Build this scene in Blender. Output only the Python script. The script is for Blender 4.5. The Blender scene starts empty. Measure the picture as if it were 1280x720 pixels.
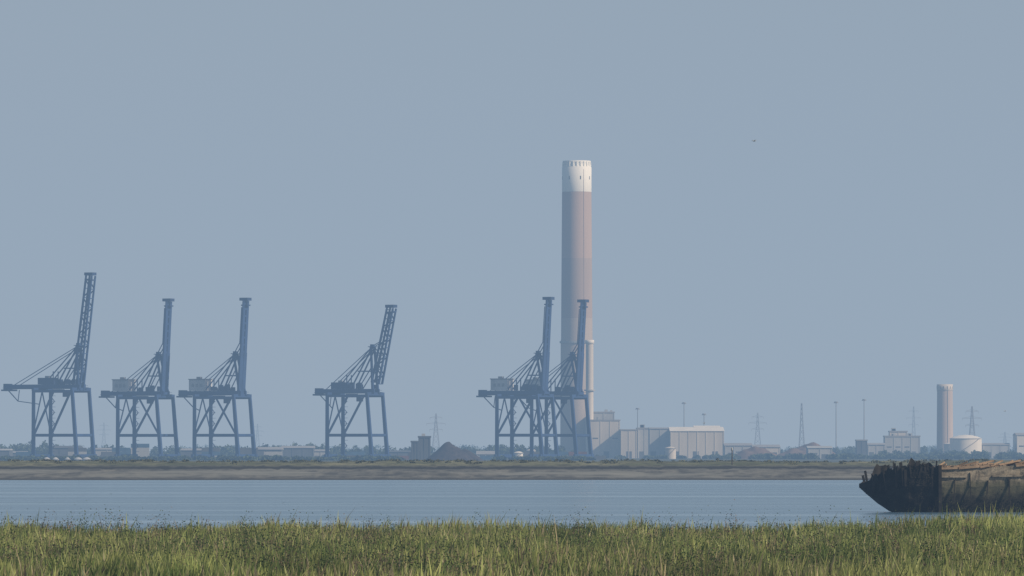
import bpy, math, random
import numpy as np
from mathutils import Vector, noise
random.seed(7); rng=np.random.default_rng(7)
scene=bpy.context.scene
F=7565.0            # metres of range per metre of offset per bearing unit
CAMZ=6.0
def bx(u,d): return (u-640.0)*d/F      # easting of a surveyed bearing at range d
def hz(v,d): return CAMZ+(565.0-v)*d/F # height of a surveyed elevation at range d

# ---------------- materials ----------------
def new_mat(name):
    m=bpy.data.materials.new(name); m.use_nodes=True
    nt=m.node_tree; bs=nt.nodes['Principled BSDF']; return m,nt,bs
def mat(name,col,rough=0.8,var=0.25,scale=0.3,metal=0.0,streak=False,spec=0.3):
    m,nt,bs=new_mat(name); N=nt.nodes; L=nt.links
    geo=N.new('ShaderNodeNewGeometry'); mp=N.new('ShaderNodeMapping')
    mp.inputs['Scale'].default_value=(1,1,0.12) if streak else (1,1,1)
    nz=N.new('ShaderNodeTexNoise'); nz.inputs['Scale'].default_value=scale; nz.inputs['Detail'].default_value=6
    L.new(geo.outputs['Position'],mp.inputs['Vector']); L.new(mp.outputs[0],nz.inputs['Vector'])
    r=N.new('ShaderNodeValToRGB'); r.color_ramp.elements[0].position=0.3; r.color_ramp.elements[1].position=0.7
    r.color_ramp.elements[0].color=tuple(c*(1-var) for c in col)+(1,)
    r.color_ramp.elements[1].color=tuple(min(1,c*(1+var)) for c in col)+(1,)
    L.new(nz.outputs['Fac'],r.inputs[0]); L.new(r.outputs[0],bs.inputs['Base Color'])
    bs.inputs['Roughness'].default_value=rough; bs.inputs['Metallic'].default_value=metal
    bs.inputs['Specular IOR Level'].default_value=spec
    return m
M={}
M['blue']=mat('crane_blue_paint',(0.014,0.042,0.13),0.75,0.25,0.2)
M['blue2']=mat('crane_blue_dark',(0.012,0.030,0.09),0.75,0.3,0.3)
M['house']=mat('crane_house_white',(0.50,0.53,0.55),0.7,0.15,0.2,streak=True)
M['white']=mat('white_paint',(0.76,0.78,0.76),0.7,0.05,0.15,streak=True)
M['terra']=mat('stack_terracotta',(0.375,0.295,0.25),0.95,0.06,0.10,streak=True)
M['mauve']=mat('stack_mauve',(0.315,0.26,0.23),0.95,0.07,0.10,streak=True)
M['conc']=mat('stack_concrete',(0.38,0.335,0.295),0.95,0.07,0.08,streak=True)
M['conc2']=mat('small_stack_concrete',(0.40,0.345,0.31),0.95,0.09,0.15,streak=True)
M['dark']=mat('dark_opening',(0.05,0.055,0.06),0.8,0.2,0.5)
M['beige']=mat('clad_beige',(0.47,0.45,0.41),0.85,0.12,0.12,streak=True)
M['grey']=mat('clad_grey',(0.32,0.34,0.35),0.8,0.15,0.12,streak=True)
M['pale']=mat('clad_pale',(0.60,0.60,0.57),0.8,0.10,0.12,streak=True)
M['dgrey']=mat('clad_dark',(0.08,0.09,0.10),0.8,0.2,0.15,streak=True)
M['roof']=mat('roof_sheet',(0.25,0.26,0.27),0.7,0.15,0.1)
M['steel']=mat('galv_steel',(0.20,0.21,0.22),0.6,0.15,0.5)
M['coal']=mat('stockpile_dark',(0.035,0.028,0.025),1,0.4,0.4)
M['earth']=mat('stockpile_earth',(0.12,0.085,0.065),1,0.3,0.3)
M['rust']=mat('container_rust',(0.12,0.055,0.04),0.8,0.3,0.3)
M['cblue']=mat('container_blue',(0.04,0.09,0.16),0.7,0.3,0.3)
M['trunk']=mat('bark',(0.06,0.045,0.03),1,0.3,1)
M['leaf']=mat('distant_foliage',(0.045,0.065,0.03),1,0.5,0.12)

# ---------------- mesh builder ----------------
class B:
    def __init__(s,name,loc=(0,0,0),rot=0.0,single=None):
        s.name=name; s.loc=loc; s.rot=rot; s.parts={}; s.cur=None; s.smooth=set()
    def part(s,n,m,smooth=False):
        s.parts.setdefault(n,([],[],m)); s.cur=s.parts[n]
        if smooth: s.smooth.add(n)
        return s
    def raw(s,vs,fs):
        V,Fc,_=s.cur; o=len(V); V.extend([tuple(v) for v in vs]); Fc.extend([tuple(i+o for i in f) for f in fs]); return s
    def box(s,x0,x1,y0,y1,z0,z1):
        return s.raw([(x0,y0,z0),(x1,y0,z0),(x1,y1,z0),(x0,y1,z0),(x0,y0,z1),(x1,y0,z1),(x1,y1,z1),(x0,y1,z1)],
            [(0,3,2,1),(4,5,6,7),(0,1,5,4),(1,2,6,5),(2,3,7,6),(3,0,4,7)])
    def beam(s,p,q,w,h=None,w2=None):
        h=h or w; p=Vector(p);q=Vector(q);d=(q-p).normalized()
        up=Vector((0,0,1)) if abs(d.z)<0.95 else Vector((0,1,0))
        a=d.cross(up).normalized(); b=a.cross(d).normalized()
        k=(w2/w) if w2 else 1
        vs=[]
        for c,f in ((p,1),(q,k)):
            for sa,sb in ((-1,-1),(1,-1),(1,1),(-1,1)): vs.append(c+a*(sa*w*f/2)+b*(sb*h*f/2))
        return s.raw(vs,[(0,3,2,1),(4,5,6,7),(0,1,5,4),(1,2,6,5),(2,3,7,6),(3,0,4,7)])
    def lathe(s,cx,cy,prof,n=32,cap=True):
        vs=[];fs=[]
        for r,z in prof:
            for i in range(n):
                a=2*math.pi*i/n; vs.append((cx+r*math.cos(a),cy+r*math.sin(a),z))
        for k in range(len(prof)-1):
            for i in range(n):
                j=(i+1)%n; fs.append((k*n+i,k*n+j,(k+1)*n+j,(k+1)*n+i))
        if cap: fs.append(tuple((len(prof)-1)*n+i for i in range(n)))
        return s.raw(vs,fs)
    def done(s):
        e=bpy.data.objects.new(s.name,None); e.location=s.loc; e.rotation_euler=(0,0,s.rot); e.empty_display_size=1
        scene.collection.objects.link(e)
        for n,(V,Fc,m) in s.parts.items():
            me=bpy.data.meshes.new(n); me.from_pydata(V,[],Fc); me.materials.append(M[m] if isinstance(m,str) else m)
            if n in s.smooth:
                for p in me.polygons: p.use_smooth=len(p.vertices)<5
            o=bpy.data.objects.new(n,me); scene.collection.objects.link(o); o.parent=e
        return e
def fast_mesh(name,verts,tris=None,quads=None,cols=None,material=None):
    me=bpy.data.meshes.new(name); me.vertices.add(len(verts)); me.vertices.foreach_set('co',verts.astype(np.float32).ravel())
    loops=[];starts=[];n=0
    if quads is not None and len(quads): loops.append(quads.ravel()); starts.append(np.arange(len(quads))*4); n=len(quads)*4
    if tris is not None and len(tris): loops.append(tris.ravel()); starts.append(n+np.arange(len(tris))*3)
    loops=np.concatenate(loops).astype(np.int32); starts=np.concatenate(starts).astype(np.int32)
    me.loops.add(len(loops)); me.loops.foreach_set('vertex_index',loops)
    me.polygons.add(len(starts)); me.polygons.foreach_set('loop_start',starts)
    me.update(calc_edges=True)
    if cols is not None:
        ca=me.color_attributes.new('Col','FLOAT_COLOR','POINT'); ca.data.foreach_set('color',cols.astype(np.float32).ravel())
    if material: me.materials.append(material)
    o=bpy.data.objects.new(name,me); scene.collection.objects.link(o); return o

# ---------------- terrain ----------------
def sstep(a,b,x):
    t=min(1,max(0,(x-a)/(b-a))); return t*t*(3-2*t)
def near_edge(x): return 336+9*noise.noise((x*0.05,3.1,0))+4*noise.noise((x*0.2,7.1,0))
def far_edge(x): return 1297+10*noise.noise((x*0.012,1.7,0))
def marsh(x,y):
    return 1.3+0.35*noise.noise((x*0.06,y*0.03,0.5))+0.12*noise.noise((x*0.3,y*0.2,2))+0.62*sstep(14,27,x)*sstep(240,320,y)
PF=[(-1e4,-1.5),(-60,-1.5),(0,0),(50,1.3),(85,1.9),(100,2.0),(112,3.0),(170,3.5),(300,3.4),(700,2.0),(1500,1.0),(1e6,1.0)]
def terrain(x,y):
    e=near_edge(x)
    if y<800:
        return marsh(x,y)*(1-sstep(e-3,e+12,y))-1.5*sstep(e-3,e+12,y)
    s=y-far_edge(x)
    for (a,za),(b,zb) in zip(PF,PF[1:]):
        if s<b: z=za+(zb-za)*(s-a)/(b-a); break
    if 0<s<700:
        z+=(0.35*noise.noise((x*0.05,y*0.05,0))+0.28*noise.noise((x*0.16,y*0.1,4))-0.55*max(0,.25-abs(noise.noise((x*0.02,y*0.008,9))))*4*sstep(10,30,s)*(1-sstep(90,120,s)))*sstep(0,40,s)
        z+=0.45*sstep(95,120,s)*noise.noise((x*0.02,2,5))+.25*sstep(95,120,s)*noise.noise((x*0.08,2,5))
    return z
ys=list(np.arange(-300,150,30))+list(np.arange(150,356,1.6))+list(np.arange(370,1260,90))+list(np.arange(1264,1560,3))+list(np.arange(1580,4200,130))
y=4400.
while y<90000: ys.append(y); y*=1.25
ts=np.linspace(-1,1,401)
verts=[]
for y in ys:
    S=45+0.14*abs(y)
    for t in ts:
        x=t*1.25*S if abs(t)<0.8 else math.copysign(S*(1+ (abs(t)-0.8)*60),t)
        verts.append((x,y,terrain(x,y)))
nx=len(ts);ny=len(ys)
I=np.arange(nx*ny).reshape(ny,nx)
q=np.stack([I[:-1,:-1],I[:-1,1:],I[1:,1:],I[1:,:-1]],-1).reshape(-1,4)
m,nt,bs=new_mat('ground'); N=nt.nodes; L=nt.links
def rgb_mix(nt,f,a,b):
    n=nt.nodes.new('ShaderNodeMix'); n.data_type='RGBA'
    for s_,v in ((0,f),(6,a),(7,b)):
        if isinstance(v,(tuple,list)): n.inputs[s_].default_value=tuple(v)+(1,)
        elif isinstance(v,float): n.inputs[s_].default_value=v
        else: nt.links.new(v,n.inputs[s_])
    return n.outputs[2]
def mrange(nt,src,a,b):
    n=nt.nodes.new('ShaderNodeMapRange'); n.inputs[1].default_value=a;n.inputs[2].default_value=b; nt.links.new(src,n.inputs[0]); return n.outputs[0]
def nnoise(nt,scale,mscale=(1,1,1),detail=6,rough=0.6):
    g=nt.nodes.new('ShaderNodeNewGeometry'); mp=nt.nodes.new('ShaderNodeMapping'); mp.inputs['Scale'].default_value=mscale
    n=nt.nodes.new('ShaderNodeTexNoise'); n.inputs['Scale'].default_value=scale; n.inputs['Detail'].default_value=detail; n.inputs['Roughness'].default_value=rough
    nt.links.new(g.outputs['Position'],mp.inputs[0]); nt.links.new(mp.outputs[0],n.inputs['Vector']); return n.outputs['Fac']
def math_n(nt,op,a,b):
    n=nt.nodes.new('ShaderNodeMath'); n.operation=op
    for i,v in enumerate((a,b)):
        if isinstance(v,(int,float)): n.inputs[i].default_value=v
        else: nt.links.new(v,n.inputs[i])
    return n.outputs[0]
g=N.new('ShaderNodeNewGeometry'); sx=N.new('ShaderNodeSeparateXYZ'); L.new(g.outputs['Position'],sx.inputs[0])
n1=nnoise(nt,0.05,(1,0.3,1)); n2=nnoise(nt,0.3,(1,0.2,1)); n3=nnoise(nt,0.03,(.5,0.6,6),5)
mud=rgb_mix(nt,mrange(nt,n2,0.4,0.62),(0.070,0.069,0.060),(0.165,0.16,0.135))
mud=rgb_mix(nt,mrange(nt,n3,0.5,0.62),mud,(0.19,0.19,0.165))
grs=rgb_mix(nt,mrange(nt,n1,0.4,0.62),(0.085,0.095,0.045),(0.20,0.195,0.11))
grs=rgb_mix(nt,mrange(nt,n2,0.45,0.65),grs,(0.07,0.07,0.04))
zz=math_n(nt,'ADD',sx.outputs[2],math_n(nt,'MULTIPLY',math_n(nt,'SUBTRACT',n2,0.5),1.2))
c=rgb_mix(nt,mrange(nt,zz,2.5,3.0),mud,grs)
lip=math_n(nt,'MULTIPLY',mrange(nt,zz,1.95,2.2),mrange(nt,zz,2.9,2.5)); c=rgb_mix(nt,lip,c,(0.035,0.033,0.025))
edge=mrange(nt,sx.outputs[2],0.5,0.1)
c=rgb_mix(nt,edge,c,(0.05,0.045,0.035))
c=rgb_mix(nt,mrange(nt,sx.outputs[1],2200.,2600.),c,(0.07,0.08,0.06))
c=rgb_mix(nt,mrange(nt,sx.outputs[1],700.,600.),c,(0.05,0.048,0.025))
L.new(c,bs.inputs['Base Color']); bs.inputs['Roughness'].default_value=0.95; bs.inputs['Specular IOR Level'].default_value=0.15
ground=fast_mesh('ground',np.array(verts),quads=q,material=m)

# water
m,nt,bs=new_mat('river_water'); N=nt.nodes;L=nt.links
bs.inputs['IOR'].default_value=1.33
nA=nnoise(nt,0.8,(1,0.45,1),5); nB=nnoise(nt,0.010,(0.35,2.2,1),5); nC=nnoise(nt,0.03,(0.10,1.0,1),4)
cA=rgb_mix(nt,mrange(nt,nB,0.38,0.62),(0.06,0.125,0.195),(0.11,0.185,0.255))
cA=rgb_mix(nt,mrange(nt,nC,0.52,0.62),cA,(0.20,0.29,0.37)); L.new(cA,bs.inputs['Base Color'])  # sky reflection painted into the water colour as bands and pale streaks
bm=N.new('ShaderNodeBump'); bm.inputs['Strength'].default_value=0.7; bm.inputs['Distance'].default_value=0.2
L.new(nA,bm.inputs['Height']); L.new(bm.outputs[0],bs.inputs['Normal'])
rr=math_n(nt,'ADD',math_n(nt,'MULTIPLY',nB,0.3),0.06); L.new(rr,bs.inputs['Roughness'])
W=np.array([(-6000,300,0),(6000,300,0),(6000,1600,0),(-6000,1600,0)],float)
fast_mesh('river_water',W,quads=np.array([[0,1,2,3]]),material=m)

# ---------------- container cranes ----------------
def crane(px,d,H=40.,rear=-30.,apex=(9,66),hinge=(13.,43.),top=(16.5,100.),lattice=False,house=True,yaw=28):
    b=B('container_crane',(bx(px,d),d,1.0),-math.radians(yaw))
    G=15.;Vv=10.
    b.part('legs','blue')
    for v in (-Vv,Vv):
        b.beam((-G,v,1.6),(-G,v,H),2.0,1.7,1.7)
        b.beam((G+2,v,1.6),(G-1.5,v,H),2.2,1.8,1.8)
        b.beam((-G,v,15.5),(G+0.8,v,15.5),1.5,1.8)
        b.beam((0,v,H-0.6),(-G+1.0,v,16.8),1.1)
        if v<0 and not lattice: b.beam((0.4,v,H-0.6),(G-0.3,v,16.8),0.9)
        b.beam((-G,v,H-0.9),(G-1.5,v,H-0.9),1.2,1.6)
    for u in (-G,G+1.9):
        b.beam((u,-Vv-3,2.6),(u,Vv+3,2.6),1.5,2.0)
    for u in (-G,G+0.8): b.beam((u,-Vv,15.6),(u,Vv,15.6),1.2,1.5)
    for u in (-G,G-1.5): b.beam((u,-Vv-1,H+0.3),(u,Vv+1,H+0.3),1.6,2.0)
    b.beam((-G,-Vv,17),(-G,0,H-1),0.6); b.beam((-G,Vv,17),(-G,0,H-1),0.6)
    b.part('bogies','blue2')
    for u in (-G,G+2):
        for v in (-Vv-1,Vv+1):
            for k in (-3.2,0,3.2): b.box(u-0.7,u+0.7,v+k-1.3,v+k+1.3,0.0,1.6)
    b.part('girder','blue')
    for v in (-3.2,3.2): b.beam((rear,v,H+2),(G,v,H+2),1.1,2.8)
    u=rear
    while u<=G: b.beam((u,-3.2,H+2),(u,3.2,H+2),0.7,1.6); u+=7.5
    for v in (-4.8,4.8):
        b.beam((rear-1,v,H+1.3),(G+1,v,H+1.3),1.3,0.3)
        b.beam((rear-1,v,H+2.6),(G+1,v,H+2.6),0.15)
        u=rear
        while u<G: b.beam((u,v,H+1.3),(u,v,H+2.6),0.15); u+=3
    b.part('switch_cabinets','blue2')
    for k in range(9):
        u=random.uniform(-9,11); v=random.choice((-3.5,3.5)); hh=random.uniform(1.5,4.2); b.box(u,u+random.uniform(1.5,3.5),v-1,v+1,H+3.5,H+3.5+hh)
    b.part('rear_platform','blue2').box(rear-3,rear+4,-4,4,H-0.6,H+0.4)
    b.beam((rear+2,-3,H-0.5),(rear+9,-3,H-7),0.5); b.beam((rear+9,-3,H-7),(-G,-3,H-9),0.5)
    b.beam((rear+9,-3,H-7),(rear+10,-3,H),0.4)
    b.box(rear-2,rear+1,-3,3,H+0.4,H+4)
    if house:
        b.part('machinery_house','house').box(-22.5,-10.7,-4.4,4.4,H+3.6,H+10.6)
        b.part('house_roof','roof').box(-22.9,-10.3,-4.8,4.8,H+10.6,H+11.1); b.box(-19,-16,-1,1,H+11.1,H+12.4)
        b.part('house_louvres','grey')
        for k in (-20.5,-17.5,-14.5): b.box(k,k+1.8,-4.5,-4.41,H+6,H+8.0)
    else:
        b.part('machinery_house','blue2').box(-16,-5,-3.6,3.6,H+3.5,H+7.6)
        b.part('house_vent','grey').box(-12,-9,-1.5,1.5,H+7.6,H+8.8)
    b.part('trolley','blue2').box(-6,0,-2.6,2.6,H-1.2,H+0.4)
    b.part('operator_cab','blue2').box(1.2,4.2,-1.6,1.6,H-4.4,H-1.2)
    b.part('stair','blue2')
    z=2.
    k=0
    while z<H-2:
        u0,u1=(-G-1.3,-G+1.7) if k%2 else (-G+1.7,-G-1.3)
        b.beam((u0,Vv+1.8,z),(u1,Vv+1.8,z+3.4),0.6,0.3); b.box(-G-1.6,-G+2,Vv+1.0,Vv+2.8,z+3.3,z+3.5); z+=3.5;k+=1
    b.part('a_frame','blue')
    au,az=apex
    for v in (-3.2,3.2):
        w=v*0.7
        b.beam((G-1.2,v,H+3),(au,w,az),1.3,1.5,1.0)
        b.beam((-2,v,H+3),(au,w,az-1),0.75)
        b.beam((-12,v,H+3),(au,w,az),0.6)
        b.beam((rear+6,v,H+3),(au,w,az),0.4)
        b.beam((3,v*0.9,H+(az-H)*0.5),(au+2.4,v*0.9,H+(az-H)*0.5),0.7)
        b.beam((3,v*0.9,H+3),(au+1.5,v*0.9,H+(az-H)*0.62),0.5)
        b.beam((-5,v*0.9,H+(az-H)*.32+3),(-5,v*0.9,H+3),0.5)
    b.beam((au,-3,az),(au,3,az),1.2); b.box(au-1.8,au+1.8,-3,3,az+0.6,az+1.0)
    b.beam((au+1.4,-3,H+(az-H)*0.5),(au+1.4,3,H+(az-H)*0.5),0.8)
    b.box(au-1.2,au+0.8,-1.2,1.2,az+1.0,az+2.3)
    b.part('boom','blue')
    P=Vector((hinge[0],0,hinge[1]-2)); T=Vector((top[0],0,top[1])); D=(T-P); Ln=D.length; D.normalize(); Nn=Vector((D.z,0,-D.x))
    hw=2.1
    if not lattice:
        for v in (-hw,hw):
            a=P+Vector((0,v,0)); c_=T+Vector((0,v,0)); mid=a.lerp(c_,0.45)
            b.beam(a,mid,1.2,4.0,1.1); b.beam(mid,c_,1.1,3.0,0.95)
        s=0.
        while s<Ln: 
            c_=P+D*s; b.beam(c_-Vector((0,hw,0)),c_+Vector((0,hw,0)),0.7,1.2); s+=4.5
    else:
        dep=2.6
        for v in (-hw,hw):
            for sgn in (-1,1):
                b.beam(P+Vector((0,v,0))+Nn*sgn*dep,T+Vector((0,v,0))+Nn*sgn*dep*0.8,1.1,1.1,0.9)
            s=0.;k=1
            while s<Ln-5:
                b.beam(P+D*s+Vector((0,v,0))-Nn*k*dep,P+D*(s+5.8)+Vector((0,v,0))+Nn*k*dep,0.6); k=-k; s+=5.8
        s=0.
        while s<Ln:
            for sgn in (-1,1):
                c_=P+D*s+Nn*sgn*dep; b.beam(c_-Vector((0,hw,0)),c_+Vector((0,hw,0)),0.5)
            s+=5.8
    b.part('boom_head','blue2')
    b.beam(T+Vector((-3.2,0,1)),T+Vector((2.6,0,1)),5.2,1.8); b.beam(T+Vector((-2.2,0,-2.8)),T+Vector((2,0,-2.8)),4.6,0.8)
    b.beam(T+Vector((2.2,-2,-3)),T+Vector((2.2,-2,1)),0.5)
    b.part('boom_walkway','blue2')
    off=Nn*(-3.0)
    b.beam(P+off+Vector((0,3.2,6)),T+off*0.8+Vector((0,3.2,-3)),0.5,0.9)
    s=4.
    while s<Ln-4: b.beam(P+D*s+Vector((0,2,0)),P+D*s+off+Vector((0,3.2,0)),0.35); s+=4.5
    b.part('stays','blue')
    for v in (-1.8,1.8):
        A=Vector((au,v,az+0.8)); m1=P+D*(Ln*0.55)+off*.6+Vector((0,v,0)); 
        b.beam(A,m1,0.45); b.beam(m1,P+D*(Ln*0.93)+off*0.6+Vector((0,v,0)),0.4)
        b.beam(A,P+D*(Ln*0.36)+off*0.6+Vector((0,v,0)),0.5)
    b.done()
crane(78,3800,H=44,rear=-40,apex=(12,71),hinge=(11.5,46),top=(20.8,115.5),lattice=True,house=False)
crane(183,3830)
crane(279,3810,rear=-29)
crane(445,3790,H=41,rear=-26,apex=(12,70),hinge=(15,50),top=(25.5,95),lattice=True,house=False)
crane(657,3790)
crane(700,3835,top=(16.8,99.5))

# ---------------- main chimney ----------------
d=5000; k=d/F
def zz_(v): return hz(v,d)
b=B('power_station_chimney',(bx(721,d),d,0))
R=lambda z:13.7-(13.7-12.0)*(z/244.)
def seg(n,mt,v0,v1,dr=0.0):
    z0,z1=zz_(v0),zz_(v1); n_=8
    b.part(n,mt,True).lathe(0,0,[(R(z0+(z1-z0)*i/n_)+dr,z0+(z1-z0)*i/n_) for i in range(n_+1)],48,cap=False)
b.part('base_shaft','conc',True).lathe(0,0,[(R(0),0.5),(R(60),zz_(425)) ],48,cap=False)
seg('mid_shaft','conc',425,398); seg('mauve_band','mauve',398,323); seg('terracotta_band','terra',323,240)
z0=zz_(240);
b.part('white_cap','white',True).lathe(0,0,[(12.05,z0),(12.2,z0+0.5),(12.2,zz_(209)),(11.6,zz_(208)),(11.3,zz_(203)),(11.6,zz_(201)),(10.4,zz_(201)),(10.4,zz_(205))],48)
b.part('cap_openings','dark')
for i in range(8):
    a=2*math.pi*i/8+0.25; ca,sa=math.cos(a),math.sin(a); zc=zz_(222.5)
    vs=[]
    for r in (12.0,12.3):
        for t,z in ((-0.4,zc-1.4),(0.4,zc-1.4),(0.4,zc+1.4),(-0.4,zc+1.4)): vs.append((r*ca-t*sa,r*sa+t*ca,z))
    b.raw(vs,[(4,5,6,7),(0,1,5,4),(1,2,6,5),(2,3,7,6),(3,0,4,7)])
b.part('cap_fins','white')
for i in range(24):
    a=2*math.pi*i/24; ca,sa=math.cos(a),math.sin(a)
    b.beam((11.7*ca,11.7*sa,zz_(208)),(11.4*ca,11.4*sa,zz_(202)),0.7)
b.part('flues','dgrey',True)
for i in range(4):
    a=math.pi/4+i*math.pi/2; b.lathe(5*math.cos(a),5*math.sin(a),[(3,zz_(206)),(3,zz_(202.5))],20)
b.part('gallery_rings','grey')
for v in (428,):
    z=zz_(v); b.lathe(0,0,[(13.3,z-.8),(14.2,z-.6),(14.2,z+1.0),(14.0,z+1.0),(14.0,z),(13.2,z)],40,cap=False)
b.part('ladder','mauve'); b.beam((6,-12.2,2),(5.6,-10.8,zz_(212)),0.3,0.25)
b.done()
b=B('exhaust_stack',(bx(737,4960),4960,0))
b.part('shaft','beige',True).lathe(0,0,[(3.2,0.8),(3.1,hz(430,4960))],28,cap=False)
b.part('rim','pale',True).lathe(0,0,[(3.1,hz(430,4960)),(3.7,hz(430,4960)+.3),(3.7,hz(425,4960)),(2.9,hz(425,4960)),(2.9,hz(427,4960))],28)
b.part('gallery','grey').lathe(0,0,[(3.2,hz(489,4960)),(4.6,hz(488.6,4960)),(4.6,hz(487,4960)),(3.2,hz(487,4960))],28)
b.done()

# ---------------- buildings ----------------
def building(name,u0,u1,v,d,depth=40,wall='pale',roof='roof',pitch=0.0,doors=2,strips=1,plant=0,yaw=0.0):
    x0,x1=bx(u0,d),bx(u1,d); H=hz(v,d); w=(x1-x0)/2
    b=B(name,((x0+x1)/2,d,0),math.radians(yaw))
    b.part('walls',wall).box(-w,w,0,depth,0.6,H)
    if pitch>0:
        b.part('roof',roof).raw([(-w-.5,-.6,H+.02),(w+.5,-.6,H+.02),(w+.5,depth+.6,H+.02),(-w-.5,depth+.6,H+.02),(-w-.5,depth/2,H+pitch),(w+.5,depth/2,H+pitch)],
            [(0,1,5,4),(2,3,4,5),(0,4,3),(1,2,5),(0,3,2,1)])
    else:
        b.part('roof',roof).box(-w-.4,w+.4,-.4,depth+.4,H,H+1.0)
    b.part('pilasters',wall); n=max(2,int(2*w/7))
    for i in range(n+1):
        x=-w+0.35+(2*w-0.7)*i/n; b.box(x-.3,x+.3,-.25,-.003,0.6,H-0.3)
    b.part('doors','dgrey')
    for i in range(doors):
        x=-w+2*w*(i+0.5)/doors+random.uniform(-2,2); b.box(x-2.2,x+2.2,-.12,-.004,0.6,min(6.5,H*0.5))
    b.part('windows','dgrey')
    for s_ in range(strips):
        zc=H*(0.55+0.28*s_); 
        for i in range(n):
            if random.random()<.55:
                x=-w+2*w*(i+0.5)/n; b.box(x-w/n*.55,x+w/n*.55,-.1,-.005,zc-.6,zc+.4)
    if plant:
        b.part('roof_plant','grey')
        for i in range(plant):
            x=random.uniform(-w*.8,w*.7); s_=random.uniform(1,2.5); b.box(x,x+s_*1.5,4,8,H+1.0,H+1.0+s_)
    b.done()
building('turbine_hall',738,775,526,4900,60,'beige',strips=1,doors=1,plant=3)
building('boiler_house',741,768,516,4965,40,'grey',strips=0,doors=1,plant=2)
building('generator_hall',776,796,538,4880,50,'beige',doors=1,strips=0)
building('generator_hall',797,814,536,4900,50,'grey',doors=1,strips=1,plant=2)
building('warehouse',812,838,536,4800,50,'grey',pitch=1.2,doors=2,strips=0)
building('warehouse',838,905,539,4780,70,'beige','pale',pitch=3.5,doors=3,strips=0,plant=0)
building('warehouse',868,900,535,4870,40,'pale','pale',pitch=2,doors=1,strips=0)
building('industrial_shed',906,940,557,4700,40,'grey',pitch=2)
building('industrial_shed',941,975,559,4600,40,'beige',pitch=2)
building('office_block',1106,1150,546,5000,20,'grey',strips=1,plant=5)
building('office_block',1112,1134,540,5040,15,'beige',strips=1,plant=4)
building('industrial_shed',1071,1084,551,4800,20,'dgrey',doors=1)
building('industrial_shed',1085,1106,556,4850,20,'grey',pitch=1.5)
building('industrial_shed',1228,1262,556,5000,20,'grey',pitch=1.5)
building('warehouse',1271,1330,544,5000,40,'pale',pitch=2,doors=2)
building('control_tower',523,538,547,3700,10,'dgrey','dgrey',doors=1,strips=0,plant=1)
building('industrial_shed',514,523,553,3720,10,'dgrey','dgrey',doors=1)
for (u0,u1,v,w_) in [(-40,12,563,'dgrey'),(12,32,566,'dgrey'),(62,100,560,'dgrey'),(118,150,562,'grey'),(226,262,563,'dgrey'),(315,352,562,'dgrey'),(352,392,560,'dgrey'),(392,410,564,'grey'),(484,512,565,'dgrey'),(596,618,568,'grey'),(1010,1040,560,'grey')]:
    building('warehouse',u0,u1,v,random.uniform(4150,4500),30,w_,random.choice(['roof','grey','dgrey']),pitch=random.uniform(1,2.5),doors=2)

for (u0,u1,d) in [(20,130,3950),(140,330,3980),(330,520,3990),(600,735,3960)]:
    b=B('container_stack',(0,d,1.0)); x=bx(u0,d); names=['rust','cblue','cblue','dgrey','cblue','grey','dgrey']
    while x<bx(u1,d):
        h=random.choice([0,1,1,2,2,3,4])
        for kx in range(h):
            mt=random.choice(names); b.part('containers_'+mt,mt).box(x,x+12.0,0,2.44,kx*2.62,kx*2.62+2.58)
        x+=12.5+random.choice([0,0,4,9])
    b.done()

def tank(name,u,v,d,r,roofh=1.5,mt='pale',ladder=True):
    b=B(name,(bx(u,d),d,0)); H=hz(v,d)
    b.part('shell',mt,True).lathe(0,0,[(r,0.6),(r,H)],40,cap=False)
    b.part('roof',mt,True).lathe(0,0,[(r+.15,H),(r*.7,H+roofh*.55),(r*.35,H+roofh*.9),(0.3,H+roofh)],40)
    b.part('rim','grey').lathe(0,0,[(r,H-.5),(r+.35,H-.5),(r+.35,H-.1),(r,H-.1)],40,cap=False)
    b.part('stair','steel')
    n=24
    for i in range(n):
        a=-2.6+i*1.9/n; a2=-2.6+(i+1)*1.9/n
        b.beam(((r+.4)*math.cos(a),(r+.4)*math.sin(a),1+(H-1)*i/n),((r+.4)*math.cos(a2),(r+.4)*math.sin(a2),1+(H-1)*(i+1)/n),.5,.4)
    b.done()
tank('storage_tank',1207,548,5000,13.2,3)
tank('storage_tank',1190,555,5100,7,1.5,'beige')
for u in (60,70,84,96,110): tank('storage_tank',u+random.uniform(-2,2),574,3500,random.uniform(1.4,2.6),1.2,'grey')
tank('storage_tank',648,566,4200,3.2,1,'pale'); tank('storage_tank',664,563,4250,3,1,'pale')
tank('storage_tank',838,560,4400,4,1,'beige')

d=5200
b=B('chimney',(bx(1181,d),d,0)); T_=hz(480,d)
b.part('shaft','conc2',True).lathe(0,0,[(7.2,0.6),(6.7,T_-6)],36,cap=False)
b.part('cap','beige',True).lathe(0,0,[(6.7,T_-6),(6.95,T_-5.8),(6.95,T_-.3),(5.6,T_-.3),(5.6,T_-2)],36)
b.part('cap_slots','dgrey')
for i in range(14):
    a=2*math.pi*i/14; b.beam((6.75*math.cos(a),6.75*math.sin(a),T_-4),(6.75*math.cos(a),6.75*math.sin(a),T_-2),.6,.6)
b.part('ladder','grey').beam((2,-7.0,2),(2,-6.7,T_-2),.3,.3)
b.done()

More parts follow.
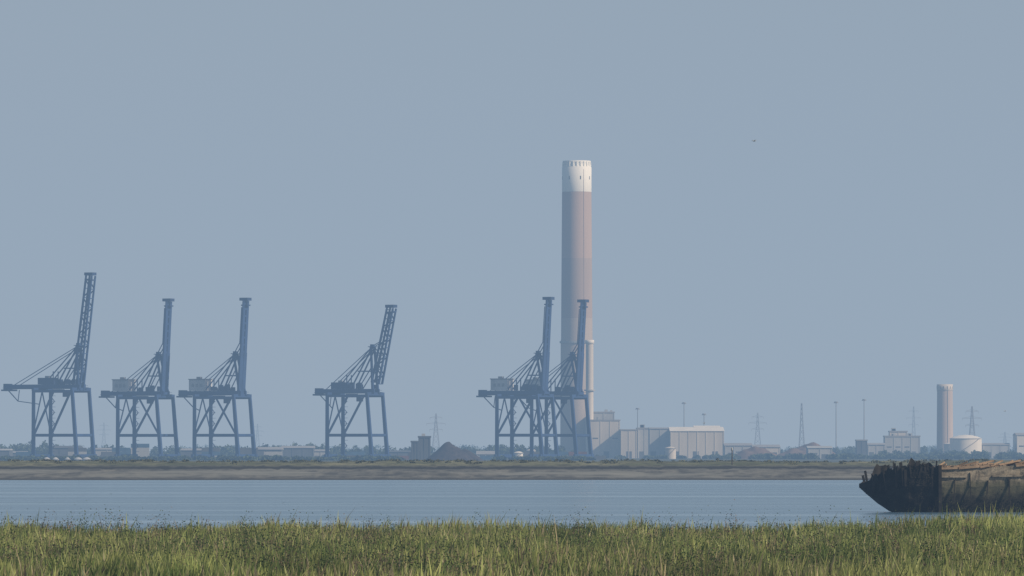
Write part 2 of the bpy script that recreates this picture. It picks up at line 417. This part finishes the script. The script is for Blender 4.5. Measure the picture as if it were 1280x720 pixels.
def pylon(u,v,d,arms=True,wid=5.,t=0.36,name='electricity_pylon'):
    H=hz(v,d)-1; b=B(name,(bx(u,d),d,1),random.uniform(-.3,.3)); b.part('lattice','steel')
    def hw(z): return wid*(1-z/H)**1.25*0.9+0.55
    nseg=9; zs=[H*(1-(1-i/nseg)**1.25) for i in range(nseg+1)]
    for z0,z1 in zip(zs,zs[1:]):
        a,c=hw(z0),hw(z1); C0=[(-a,-a),(a,-a),(a,a),(-a,a)];C1=[(-c,-c),(c,-c),(c,c),(-c,c)]
        for i in range(4):
            j=(i+1)%4
            b.beam(C0[i]+(z0,),C1[i]+(z1,),t); b.beam(C0[i]+(z0,),C1[j]+(z1,),t*.6); b.beam(C0[j]+(z0,),C1[i]+(z1,),t*.6)
            b.beam(C1[i]+(z1,),C1[j]+(z1,),t*.5)
    if arms:
        b.part('cross_arms','steel'); 
        for f,l in ((.62,7.5),(.76,11.),(.9,7.)):
            z=H*f
            for s_ in (-1,1):
                b.beam((0,-.6,z),(s_*l,0,z+.3),t); b.beam((0,.6,z+2.2),(s_*l,0,z+.3),t*.7)
        b.part('insulators','steel')
        for f,l in ((.62,7.5),(.76,11.),(.9,7.)):
            for s_ in (-1,1): b.beam((s_*l,0,H*f+.3),(s_*l,0,H*f-2.2),.25)
    b.done()
pylon(545,517,7000); pylon(947,516,7400); pylon(1215,508,6700,t=.45); pylon(1142,508,9000,wid=4); pylon(130,528,10000); pylon(322,530,10500); pylon(1330,520,7600)
pylon(1002,504,6400,arms=False,wid=3.2,name='lattice_mast')
pylon(1256,540,9500)
for u,v in ((797,510),(855,503),(1045,502),(1080,499),(880,517),(560,555)):
    d=random.uniform(5000,5600); H=hz(v,d)-1
    b=B('floodlight_mast',(bx(u,d),d,1)); b.part('pole','steel').lathe(0,0,[(.5,0),(.3,H)],8)
    b.part('head_frame','steel').lathe(0,0,[(1.3,H-1.0),(1.5,H-.6),(1.5,H),(1.3,H)],12)
    b.part('lamps','grey')
    for i in range(6):
        a=i*math.pi/3; b.box(1.6*math.cos(a)-.4,1.6*math.cos(a)+.4,1.6*math.sin(a)-.3,1.6*math.sin(a)+.3,H-1.4,H-.8)
    b.done()

def heap(u,v,d,w,mt,ex=1.0):
    X=bx(u,d);H=hz(v,d)-0.8;n=40;vs=[];fs=[]
    for j in range(n+1):
        for i in range(n+1):
            a=(i/n*2-1)*w;c_=(j/n*2-1)*w*.8; r=math.hypot(a/w,c_/(w*.8))
            z=max(0,1-r**ex)*H*(1+.25*noise.noise((a*.15+u,c_*.15,1)))-0.2
            vs.append((X+a,d+c_,z+.9))
    for j in range(n):
        for i in range(n): fs.append((j*(n+1)+i,j*(n+1)+i+1,(j+1)*(n+1)+i+1,(j+1)*(n+1)+i))
    me=bpy.data.meshes.new('stockpile'); me.from_pydata(vs,[],fs); me.materials.append(M[mt]); o=bpy.data.objects.new('stockpile',me); scene.collection.objects.link(o)
heap(562,552,3450,15,'coal',1.15); heap(580,561,3480,12,'coal',1.2); heap(1015,554,4700,24,'earth',1.4); heap(945,558,4300,20,'earth',1.5); heap(995,560,4500,20,'earth',1.3)

def foliage(name,clumps,per,size,material):
    V=[];
    for (cx,cy,cz,rx,rz) in clumps:
        p=rng.normal(size=(per,3)); p/=np.linalg.norm(p,axis=1)[:,None]; p*=rng.uniform(.45,1.05,size=(per,1))
        c=np.stack([cx+p[:,0]*rx,cy+p[:,1]*rx,cz+p[:,2]*rz],-1)
        a=rng.normal(size=(per,3)); a/=np.linalg.norm(a,axis=1)[:,None]
        bb=np.cross(a,rng.normal(size=(per,3))); bb/=np.linalg.norm(bb,axis=1)[:,None]
        s=size*rng.uniform(.5,1.2,size=(per,1)); a=a*s; bb=bb*s
        V.append(np.stack([c-a,c-bb*.7,c+a,c+bb*.7],1).reshape(-1,3))
    V=np.concatenate(V); return fast_mesh(name,V,quads=np.arange(len(V)).reshape(-1,4),material=material)
cl=[]
def band(u0,u1,d,vtop,n,rmin=2.5,rmax=6):
    for i in range(n):
        u=random.uniform(u0,u1); dd=d+random.uniform(-150,150); r=random.uniform(rmin,rmax)
        top=hz(vtop,dd)*random.uniform(.55,1.05); rz=max(1.5,top*.5); cl.append((bx(u,dd),dd,max(1.5,top-rz),r,rz))
band(-60,700,4650,556,220); band(-60,60,4700,551,25); band(320,420,4700,553,20); band(590,720,4600,560,40)
band(-60,505,3650,569.5,140,2,5); band(605,740,3650,570,30,2,4); band(900,1340,4200,567,110,2,5)
band(900,1340,5300,557,130); band(880,1110,4500,567,50); band(1100,1340,4600,563,70); band(740,910,4500,569,30,2,3)
band(-60,1340,7500,556,260,5,10)
foliage('distant_trees',cl,170,1.1,M['leaf'])
cl=[]
for i in range(520):
    x=random.uniform(-170,170); y=random.uniform(1430,1750); z=terrain(x,y); r=random.uniform(.5,1.8); cl.append((x,y,z+.1,r,random.uniform(.2,.6)))
M['scrub']=mat('scrub',(0.085,0.085,0.04),1,.5,.2)
foliage('sea_wall_scrub',cl,60,.22,M['scrub'])

d=1410; b=B('marker_post',(bx(915,d),d,terrain(bx(915,d),d)-.3)); b.part('post','trunk').lathe(0,0,[(.14,0),(.11,4.0)],10)
b.part('topmark','grey').lathe(0,0,[(.05,3.5),(.25,3.7),(.25,4.1),(.05,4.4)],10); b.done()

# ---------------- derelict barge ----------------
m,nt,bs=new_mat('barge_timber'); M['timber']=m; N=nt.nodes;L=nt.links
a1=nnoise(nt,0.8,(1,1,2.0),8,.75); a2=nnoise(nt,4,(1,1,.35),6,.7); a3=nnoise(nt,.35,(1,1,1),6,.7)
c=rgb_mix(nt,mrange(nt,a1,.38,.60),(0.11,0.095,0.07),(0.31,0.265,0.195)); c=rgb_mix(nt,mrange(nt,a2,.54,.68),c,(0.05,0.042,0.03))
g=N.new('ShaderNodeNewGeometry'); sx=N.new('ShaderNodeSeparateXYZ'); L.new(g.outputs['Position'],sx.inputs[0])
zn=math_n(nt,'ADD',sx.outputs[2],math_n(nt,'MULTIPLY',math_n(nt,'SUBTRACT',a3,.5),2.4))
zn=math_n(nt,'ADD',zn,math_n(nt,'MULTIPLY',math_n(nt,'SUBTRACT',a2,.5),1.0))
c=rgb_mix(nt,mrange(nt,zn,3.4,2.8),c,(0.095,0.09,0.055)); c=rgb_mix(nt,mrange(nt,zn,2.1,1.4),c,(0.028,0.026,0.017))
L.new(c,bs.inputs['Base Color']); bs.inputs['Roughness'].default_value=.95
bm=N.new('ShaderNodeBump'); bm.inputs['Strength'].default_value=.8; bm.inputs['Distance'].default_value=.12; L.new(a1,bm.inputs['Height']); L.new(bm.outputs[0],bs.inputs['Normal'])
M['weed']=mat('barge_weed',(0.026,0.023,0.013),1,.6,1.5); M['deck']=mat('barge_deck',(0.30,0.215,0.14),.95,.45,1.0); M['bow_shade']=mat('barge_bow_shade',(0.020,0.018,0.015),.95,.6,1.2)  # last material: bow's shadow-side darkness, with seaweed, put into its colour
d=605.; X0=bx(1074,d)
b=B('derelict_barge',(X0,d,0),math.radians(4))
st=[(0,.25,2.45,2.9),(.9,.9,1.7,3.3),(2.0,1.7,.85,3.8),(3.2,2.4,.1,4.3),(4.6,3.0,-.4,4.3),(6.0,3.35,-.6,4.6),(7.6,3.5,-.7,4.3)]
rows=9
def hull(stns,part,mt,jag,rough=.04):
    vs=[];fs=[];n=len(stns)
    for side in (-1,1):
        o=len(vs)
        for s,hb,zk,zs in stns:
            for r in range(rows):
                f=r/(rows-1); w_=hb*(.72+.28*min(1,f*1.5)); z=zk+(zs-zk)*f
                jz=jag*noise.noise((s*1.3,side*3,r*.7)) if r==rows-1 else 0
                vs.append((s,side*w_+rough*noise.noise((s*1.7,z*1.7,side)),z+jz))
        for i in range(n-1):
            for r in range(rows-1):
                p=o+i*rows+r; fs.append((p,p+rows,p+rows+1,p+1) if side<0 else (p,p+1,p+rows+1,p+rows))
    o2=n*rows
    for i in range(n-1): fs.append((i*rows,o2+i*rows,o2+(i+1)*rows,(i+1)*rows))
    for i in (0,n-1):
        for r in range(rows-1): fs.append((i*rows+r,i*rows+r+1,o2+i*rows+r+1,o2+i*rows+r))
    b.part(part,mt).raw(vs,fs)
fine=[]
for (a,c2) in zip(st,st[1:]):
    for j in range(4): fine.append(tuple(a[i]+(c2[i]-a[i])*j/4 for i in range(4)))
fine.append(st[-1])
hull(fine,'bow_shell','bow_shade',1.3,.2)
mids=[(7.63+i*.4,3.5,-.7,4.35+.035*i*.4) for i in range(58)]
hull(mids,'side_shell','timber',.25,.12)
b.part('rubbing_strakes','timber')
s=7.7
while s<30:
    l=random.uniform(1,3.5)
    if random.random()<.8: b.beam((s,-3.62,3.5+.01*s+random.uniform(-.04,.04)),(s+l,-3.62,3.5+.01*(s+l)+random.uniform(-.06,.06)),.16,random.uniform(.12,.24))
    s+=l+random.uniform(.05,.4)
b.part('frames','bow_shade')
s=9
while s<30:
    zt=random.uniform(2.2,4.3); b.beam((s,-3.56,random.uniform(.2,1.8)),(s+random.uniform(-.15,.15),-3.58,zt),random.uniform(.06,.14),.12)
    s+=random.uniform(1.0,4.2)
b.part('corner_post','bow_shade').beam((7.62,-3.58,-.3),(7.6,-3.58,4.7),.32,.32)
b.part('deck_planks','deck')
s=7.8
while s<30:
    w_=random.uniform(.25,.5); z=4.25+.035*(s-7.6)
    if random.random()<.85: b.beam((s,-3.5+random.uniform(-.3,.4),z+random.uniform(.12,.3)),(s+random.uniform(-.4,.4),3.4,z+random.uniform(.0,.3)),w_,.12)
    s+=w_+.06
for i in range(46):
    s=random.uniform(8,28); z=4.5+.035*(s-7.6); l=random.uniform(.5,2.5); t=random.uniform(-3,3)
    b.beam((s,t,z),(s+l,t+random.uniform(-.6,.6),z+random.uniform(-.05,.5)),random.uniform(.1,.35),.15)
b.part('gunwale','deck'); 
s=7.7
while s<30:
    l=random.uniform(.8,2.6); z=4.40+.035*(s-7.6); 
    if random.random()<.85: b.beam((s,-3.55,z+random.uniform(-.08,.06)),(s+l-.1,-3.55,z+.04+random.uniform(-.1,.1)),.3,random.uniform(.16,.3))
    s+=l
b.part('bow_timbers','bow_shade')
for i in range(34):
    s=random.uniform(.8,7.4); hb=np.interp(s,[q_[0] for q_ in st],[q_[1] for q_ in st]); zs=np.interp(s,[q_[0] for q_ in st],[q_[3] for q_ in st])
    sd=random.choice((-1,-1,1)); b.beam((s,sd*hb*.97,zs-random.uniform(.6,2)),(s+random.uniform(-.5,.5),sd*hb,zs+random.uniform(-.1,.75)),random.uniform(.1,.28))
for i in range(6):
    s=1.5+i; hb=np.interp(s,[q_[0] for q_ in st],[q_[1] for q_ in st]); zs=np.interp(s,[q_[0] for q_ in st],[q_[3] for q_ in st]); b.beam((s,-hb,zs-.3),(s,hb,zs-.3),.3)
barge=b.done()
def weed(n,fn,size):
    out=[]
    for i in range(n):
        c=Vector(fn()); a=Vector(rng.normal(size=3)).normalized()*size*random.uniform(.5,1.3); e=a.cross(Vector(rng.normal(size=3))).normalized()*size*random.uniform(.4,.9)
        out+= [tuple(c-a),tuple(c-e),tuple(c+a),tuple(c+e)]
    return out
cs=[(random.choice((1.2,2.9,3.4,4.2,5.5,5.9,6.3))+random.gauss(0,.3),random.uniform(.12,.4)) for _ in range(18)]
def fn():
    s,r=random.choice(cs); hb=np.interp(s,[q_[0] for q_ in st],[q_[1] for q_ in st]); zs=np.interp(s,[q_[0] for q_ in st],[q_[3] for q_ in st])
    return (s+random.gauss(0,r),-hb*random.uniform(.2,1.0),zs+random.gauss(0,r*.6)-.05)
def fn2():
    s=random.uniform(.5,7.6); hb=np.interp(s,[q_[0] for q_ in st],[q_[1] for q_ in st]); zk=np.interp(s,[q_[0] for q_ in st],[q_[2] for q_ in st]); zs=np.interp(s,[q_[0] for q_ in st],[q_[3] for q_ in st]); f=random.random()
    return (s,-hb*(.72+.28*min(1,f*1.5))-.03,zk+(zs-zk)*f)
def fn3():
    s=random.uniform(7.7,29); z=abs(random.gauss(0,.8)); return (s,-3.5*(.72+.28*min(1,(z+.7)/5.1*1.5))-.1,z)
def fn4():
    s=random.uniform(7.7,29); return (s+random.gauss(0,.2),random.uniform(-3.5,2),4.5+.035*(s-7.6)+random.gauss(0,.1))
w_=weed(1800,fn,.09)+weed(1500,fn2,.08)+weed(1500,fn3,.08)+weed(600,fn4,.07)
wo=fast_mesh('seaweed',np.array(w_),quads=np.arange(len(w_)).reshape(-1,4),material=M['weed']); wo.parent=barge

def gull(u,v,d,sc,name='gull'):
    b=B(name,(bx(u,d),d,hz(v,d)),.5)
    b.part('body','grey',True)
    prof=[(-.28,.01),(-.2,.05),(0,.085),(.15,.07),(.24,.045),(.31,.012)]; vs=[];fs=[];n=10
    for x,r in prof:
        for i in range(n): a=2*math.pi*i/n; vs.append((x*sc,r*math.cos(a)*sc,r*math.sin(a)*sc))
    for k_ in range(len(prof)-1):
        for i in range(n): j=(i+1)%n; fs.append((k_*n+i,k_*n+j,(k_+1)*n+j,(k_+1)*n+i))
    b.raw(vs,fs)
    for s_,nm in ((-1,'left_wing'),(1,'right_wing')):
        P=[(.1,.05,.03),(-.1,.05,.03),(.16,.35,.16),(-.05,.35,.15),(.06,.7,.08),(-.04,.68,.08)]
        b.part(nm,'grey').raw([(p[0]*sc,p[1]*s_*sc,p[2]*sc) for p in P],[(0,1,3,2),(2,3,5,4)])
    b.part('tail','house').raw([(-.25*sc,-.03*sc,0),(-.25*sc,.03*sc,0),(-.42*sc,.07*sc,0),(-.42*sc,-.07*sc,0)],[(0,1,2,3)])
    b.done()
gull(943,176,850,1.0); gull(880,529,1500,1.0); gull(1256,514,1500,1.0)

# ---------------- foreground grass ----------------
m,nt,bs=new_mat('marsh_grass'); N=nt.nodes; L=nt.links
at=N.new('ShaderNodeAttribute'); at.attribute_name='Col'; L.new(at.outputs['Color'],bs.inputs['Base Color']); bs.inputs['Roughness'].default_value=.5
bs.inputs['Specular IOR Level'].default_value=.3
tr=N.new('ShaderNodeBsdfTranslucent'); L.new(at.outputs['Color'],tr.inputs[0]); mx=N.new('ShaderNodeMixShader'); mx.inputs[0].default_value=.42
L.new(bs.outputs[0],mx.inputs[1]); L.new(tr.outputs[0],mx.inputs[2]); L.new(mx.outputs[0],N['Material Output'].inputs[0]); GM=m
def blades(nt_,ymin,ymax,per,wmul):
    ty=rng.uniform(ymin,ymax,nt_); tx=rng.uniform(-1,1,nt_)*(6+.10*ty)
    X=[];Y=[];Z=[];Hh=[];T=[];S=[];Dk=[]
    for x,y in zip(tx,ty):
        if y>near_edge(x)+1: continue
        n1=noise.noise((x*.12,y*.05,11)); n2=noise.noise((x*.5,y*.3,17)); n3=noise.noise((x*.09,y*.035,31)); n4=noise.noise((x*.9,y*.4,41)); n5=noise.noise((x*.22,y*.07,61))
        X.append(x);Y.append(y);Z.append(terrain(x,y)); 
        Hh.append(max(.22,.64+.35*n1+.45*n2+.3*n4+random.gauss(0,.12))); T.append(n1+.7*n2+random.gauss(0,.3)); S.append(n3+.5*n4+random.gauss(0,.2)); Dk.append(1+.55*n5-(.10 if y<260 else 0))
    X,Y,Z,Hh,T,S,Dk=map(np.array,(X,Y,Z,Hh,T,S,Dk)); n=len(X)
    idx=np.repeat(np.arange(n),per); m_=len(idx)
    bxx=X[idx]+rng.normal(0,.09,m_); by=Y[idx]+rng.normal(0,.09,m_); bz=Z[idx]-.05
    h=Hh[idx]*rng.uniform(.5,1.25,m_)
    long_=rng.random(m_)<.03; h=np.where(long_,h*1.5,h)
    lean=np.stack([rng.normal(.05,.18,m_),rng.normal(0,.18,m_)],-1)*h[:,None]
    th=rng.uniform(0,math.pi,m_); w=rng.uniform(.014,.036,m_)*wmul
    wv=np.stack([np.cos(th)*w,np.sin(th)*w],-1)
    base=np.stack([bxx,by],-1)
    def P(f,l,wf,s): 
        xy=base+lean*l+wv*wf*s; return np.concatenate([xy,(bz+h*f)[:,None]],-1)
    v=np.stack([P(0,0,.8,-1),P(0,0,.8,1),P(.6,.4,1,-1),P(.6,.4,1,1),P(1,1.,0,0)],1).reshape(-1,3)
    o=np.arange(m_)[:,None]*5
    quads=o+np.array([[0,1,3,2]]); tris=o+np.array([[2,3,4]])
    t=np.clip(T[idx]*1.0+.5+rng.normal(0,.15,m_),0,1)[:,None]
    green=np.array([.135,.20,.052]);yel=np.array([.42,.445,.155]);straw=np.array([.52,.44,.25]);brown=np.array([.13,.092,.055])
    c=green*(1-t)+yel*t
    isst=(rng.random(m_)<np.clip(.12+.6*S[idx],0.03,.55))[:,None]; c=np.where(isst,straw*rng.uniform(.45,1.1,(m_,1)),c)
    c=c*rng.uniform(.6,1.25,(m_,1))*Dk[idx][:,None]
    cb=c*.3+brown*.4; cm=c*.95  # blade bases: brown stem tone plus painted shade low in the grass
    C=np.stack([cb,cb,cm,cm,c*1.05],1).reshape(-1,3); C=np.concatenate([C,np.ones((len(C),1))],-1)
    return v,quads,tris,C
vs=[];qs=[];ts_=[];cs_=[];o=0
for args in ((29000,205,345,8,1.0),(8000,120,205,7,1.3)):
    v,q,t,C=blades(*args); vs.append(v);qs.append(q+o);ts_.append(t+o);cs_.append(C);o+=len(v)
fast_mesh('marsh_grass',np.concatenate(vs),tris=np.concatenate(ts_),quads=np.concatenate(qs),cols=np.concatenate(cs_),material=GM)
Vl=[];Cl=[]
for i in range(3400):
    y=random.uniform(205,335); x=random.uniform(-1,1)*(6+.1*y)
    if noise.noise((x*.1,y*.06,50))+random.gauss(0,.3)+(.35 if y<260 else 0)<.08: continue
    z=terrain(x,y); r=random.uniform(.2,.65); hgt=random.uniform(.5,1.25); n=120
    p=rng.normal(size=(n,3))*.5; c=np.stack([x+p[:,0]*r,y+p[:,1]*r,z+np.abs(p[:,2])*hgt],-1)
    a=rng.normal(size=(n,3)); a/=np.linalg.norm(a,axis=1)[:,None]; e=np.cross(a,rng.normal(size=(n,3))); e/=np.linalg.norm(e,axis=1)[:,None]
    s=rng.uniform(.03,.06,(n,1)); Vl.append(np.stack([c-a*s,c-e*s*.5,c+a*s,c+e*s*.5],1).reshape(-1,3))
    col=np.array(random.choice([(.065,.10,.032),(.09,.13,.04),(.045,.07,.028),(.19,.135,.09)]))*rng.uniform(.6,1.3,(n,1)); col=np.repeat(col,4,0); Cl.append(np.concatenate([col,np.ones((len(col),1))],-1))
Vl=np.concatenate(Vl); fast_mesh('marsh_shrubs',Vl,quads=np.arange(len(Vl)).reshape(-1,4),cols=np.concatenate(Cl),material=GM)

# ---------------- atmosphere ----------------
SIG=np.array([9.6e-5,1.27e-4,1.62e-4]); HZ=np.array([.308,.390,.487])
m=bpy.data.materials.new('haze'); m.use_nodes=True; nt=m.node_tree; nt.nodes.clear()
out=nt.nodes.new('ShaderNodeOutputMaterial'); ab=nt.nodes.new('ShaderNodeVolumeAbsorption'); em=nt.nodes.new('ShaderNodeEmission'); ad=nt.nodes.new('ShaderNodeAddShader')
D=SIG.max()*1.0001; ab.inputs['Density'].default_value=float(D); ab.inputs['Color'].default_value=tuple(1-SIG/D)+(1,)
ec=SIG*HZ; em.inputs['Strength'].default_value=float(ec.max()); em.inputs['Color'].default_value=tuple(ec/ec.max())+(1,)  # emission glow stands in for daylight scattered by the haze
nt.links.new(ab.outputs[0],ad.inputs[0]); nt.links.new(em.outputs[0],ad.inputs[1]); nt.links.new(ad.outputs[0],out.inputs['Volume'])
b=B('haze'); b.part('air_layer',m).box(-60000,60000,-3000,85000,-60,1200); b.done()

el=math.radians(35); vx,vy=.90,-.44; az=math.atan2(vx,vy)
w=bpy.data.worlds.new('World'); scene.world=w; w.use_nodes=True; nt=w.node_tree
sk=nt.nodes.new('ShaderNodeTexSky'); sk.sky_type='NISHITA'; sk.sun_disc=False; sk.sun_elevation=el; sk.sun_rotation=az; sk.dust_density=2.0; sk.air_density=1.2
bg=nt.nodes['Background']; bg.inputs['Strength'].default_value=.077; nt.links.new(sk.outputs[0],bg.inputs[0])
sun=bpy.data.lights.new('sun','SUN'); sun.energy=4.9; sun.angle=math.radians(.5); sun.color=(1,.93,.82); so=bpy.data.objects.new('sun',sun); scene.collection.objects.link(so)
dv=Vector((math.sin(az)*math.cos(el),math.cos(az)*math.cos(el),math.sin(el))); so.rotation_euler=dv.to_track_quat('Z','Y').to_euler(); so.location=(0,0,100)

cam=bpy.data.cameras.new('camera'); cam.lens=36*F/1280; cam.clip_end=200000; cam.clip_start=1; co=bpy.data.objects.new('camera',cam); scene.collection.objects.link(co)
co.location=(0,0,CAMZ); co.rotation_euler=(math.radians(90)+math.atan(205/F),0,0); scene.camera=co
scene.view_settings.view_transform='Standard'; scene.view_settings.look='None'; scene.view_settings.exposure=0
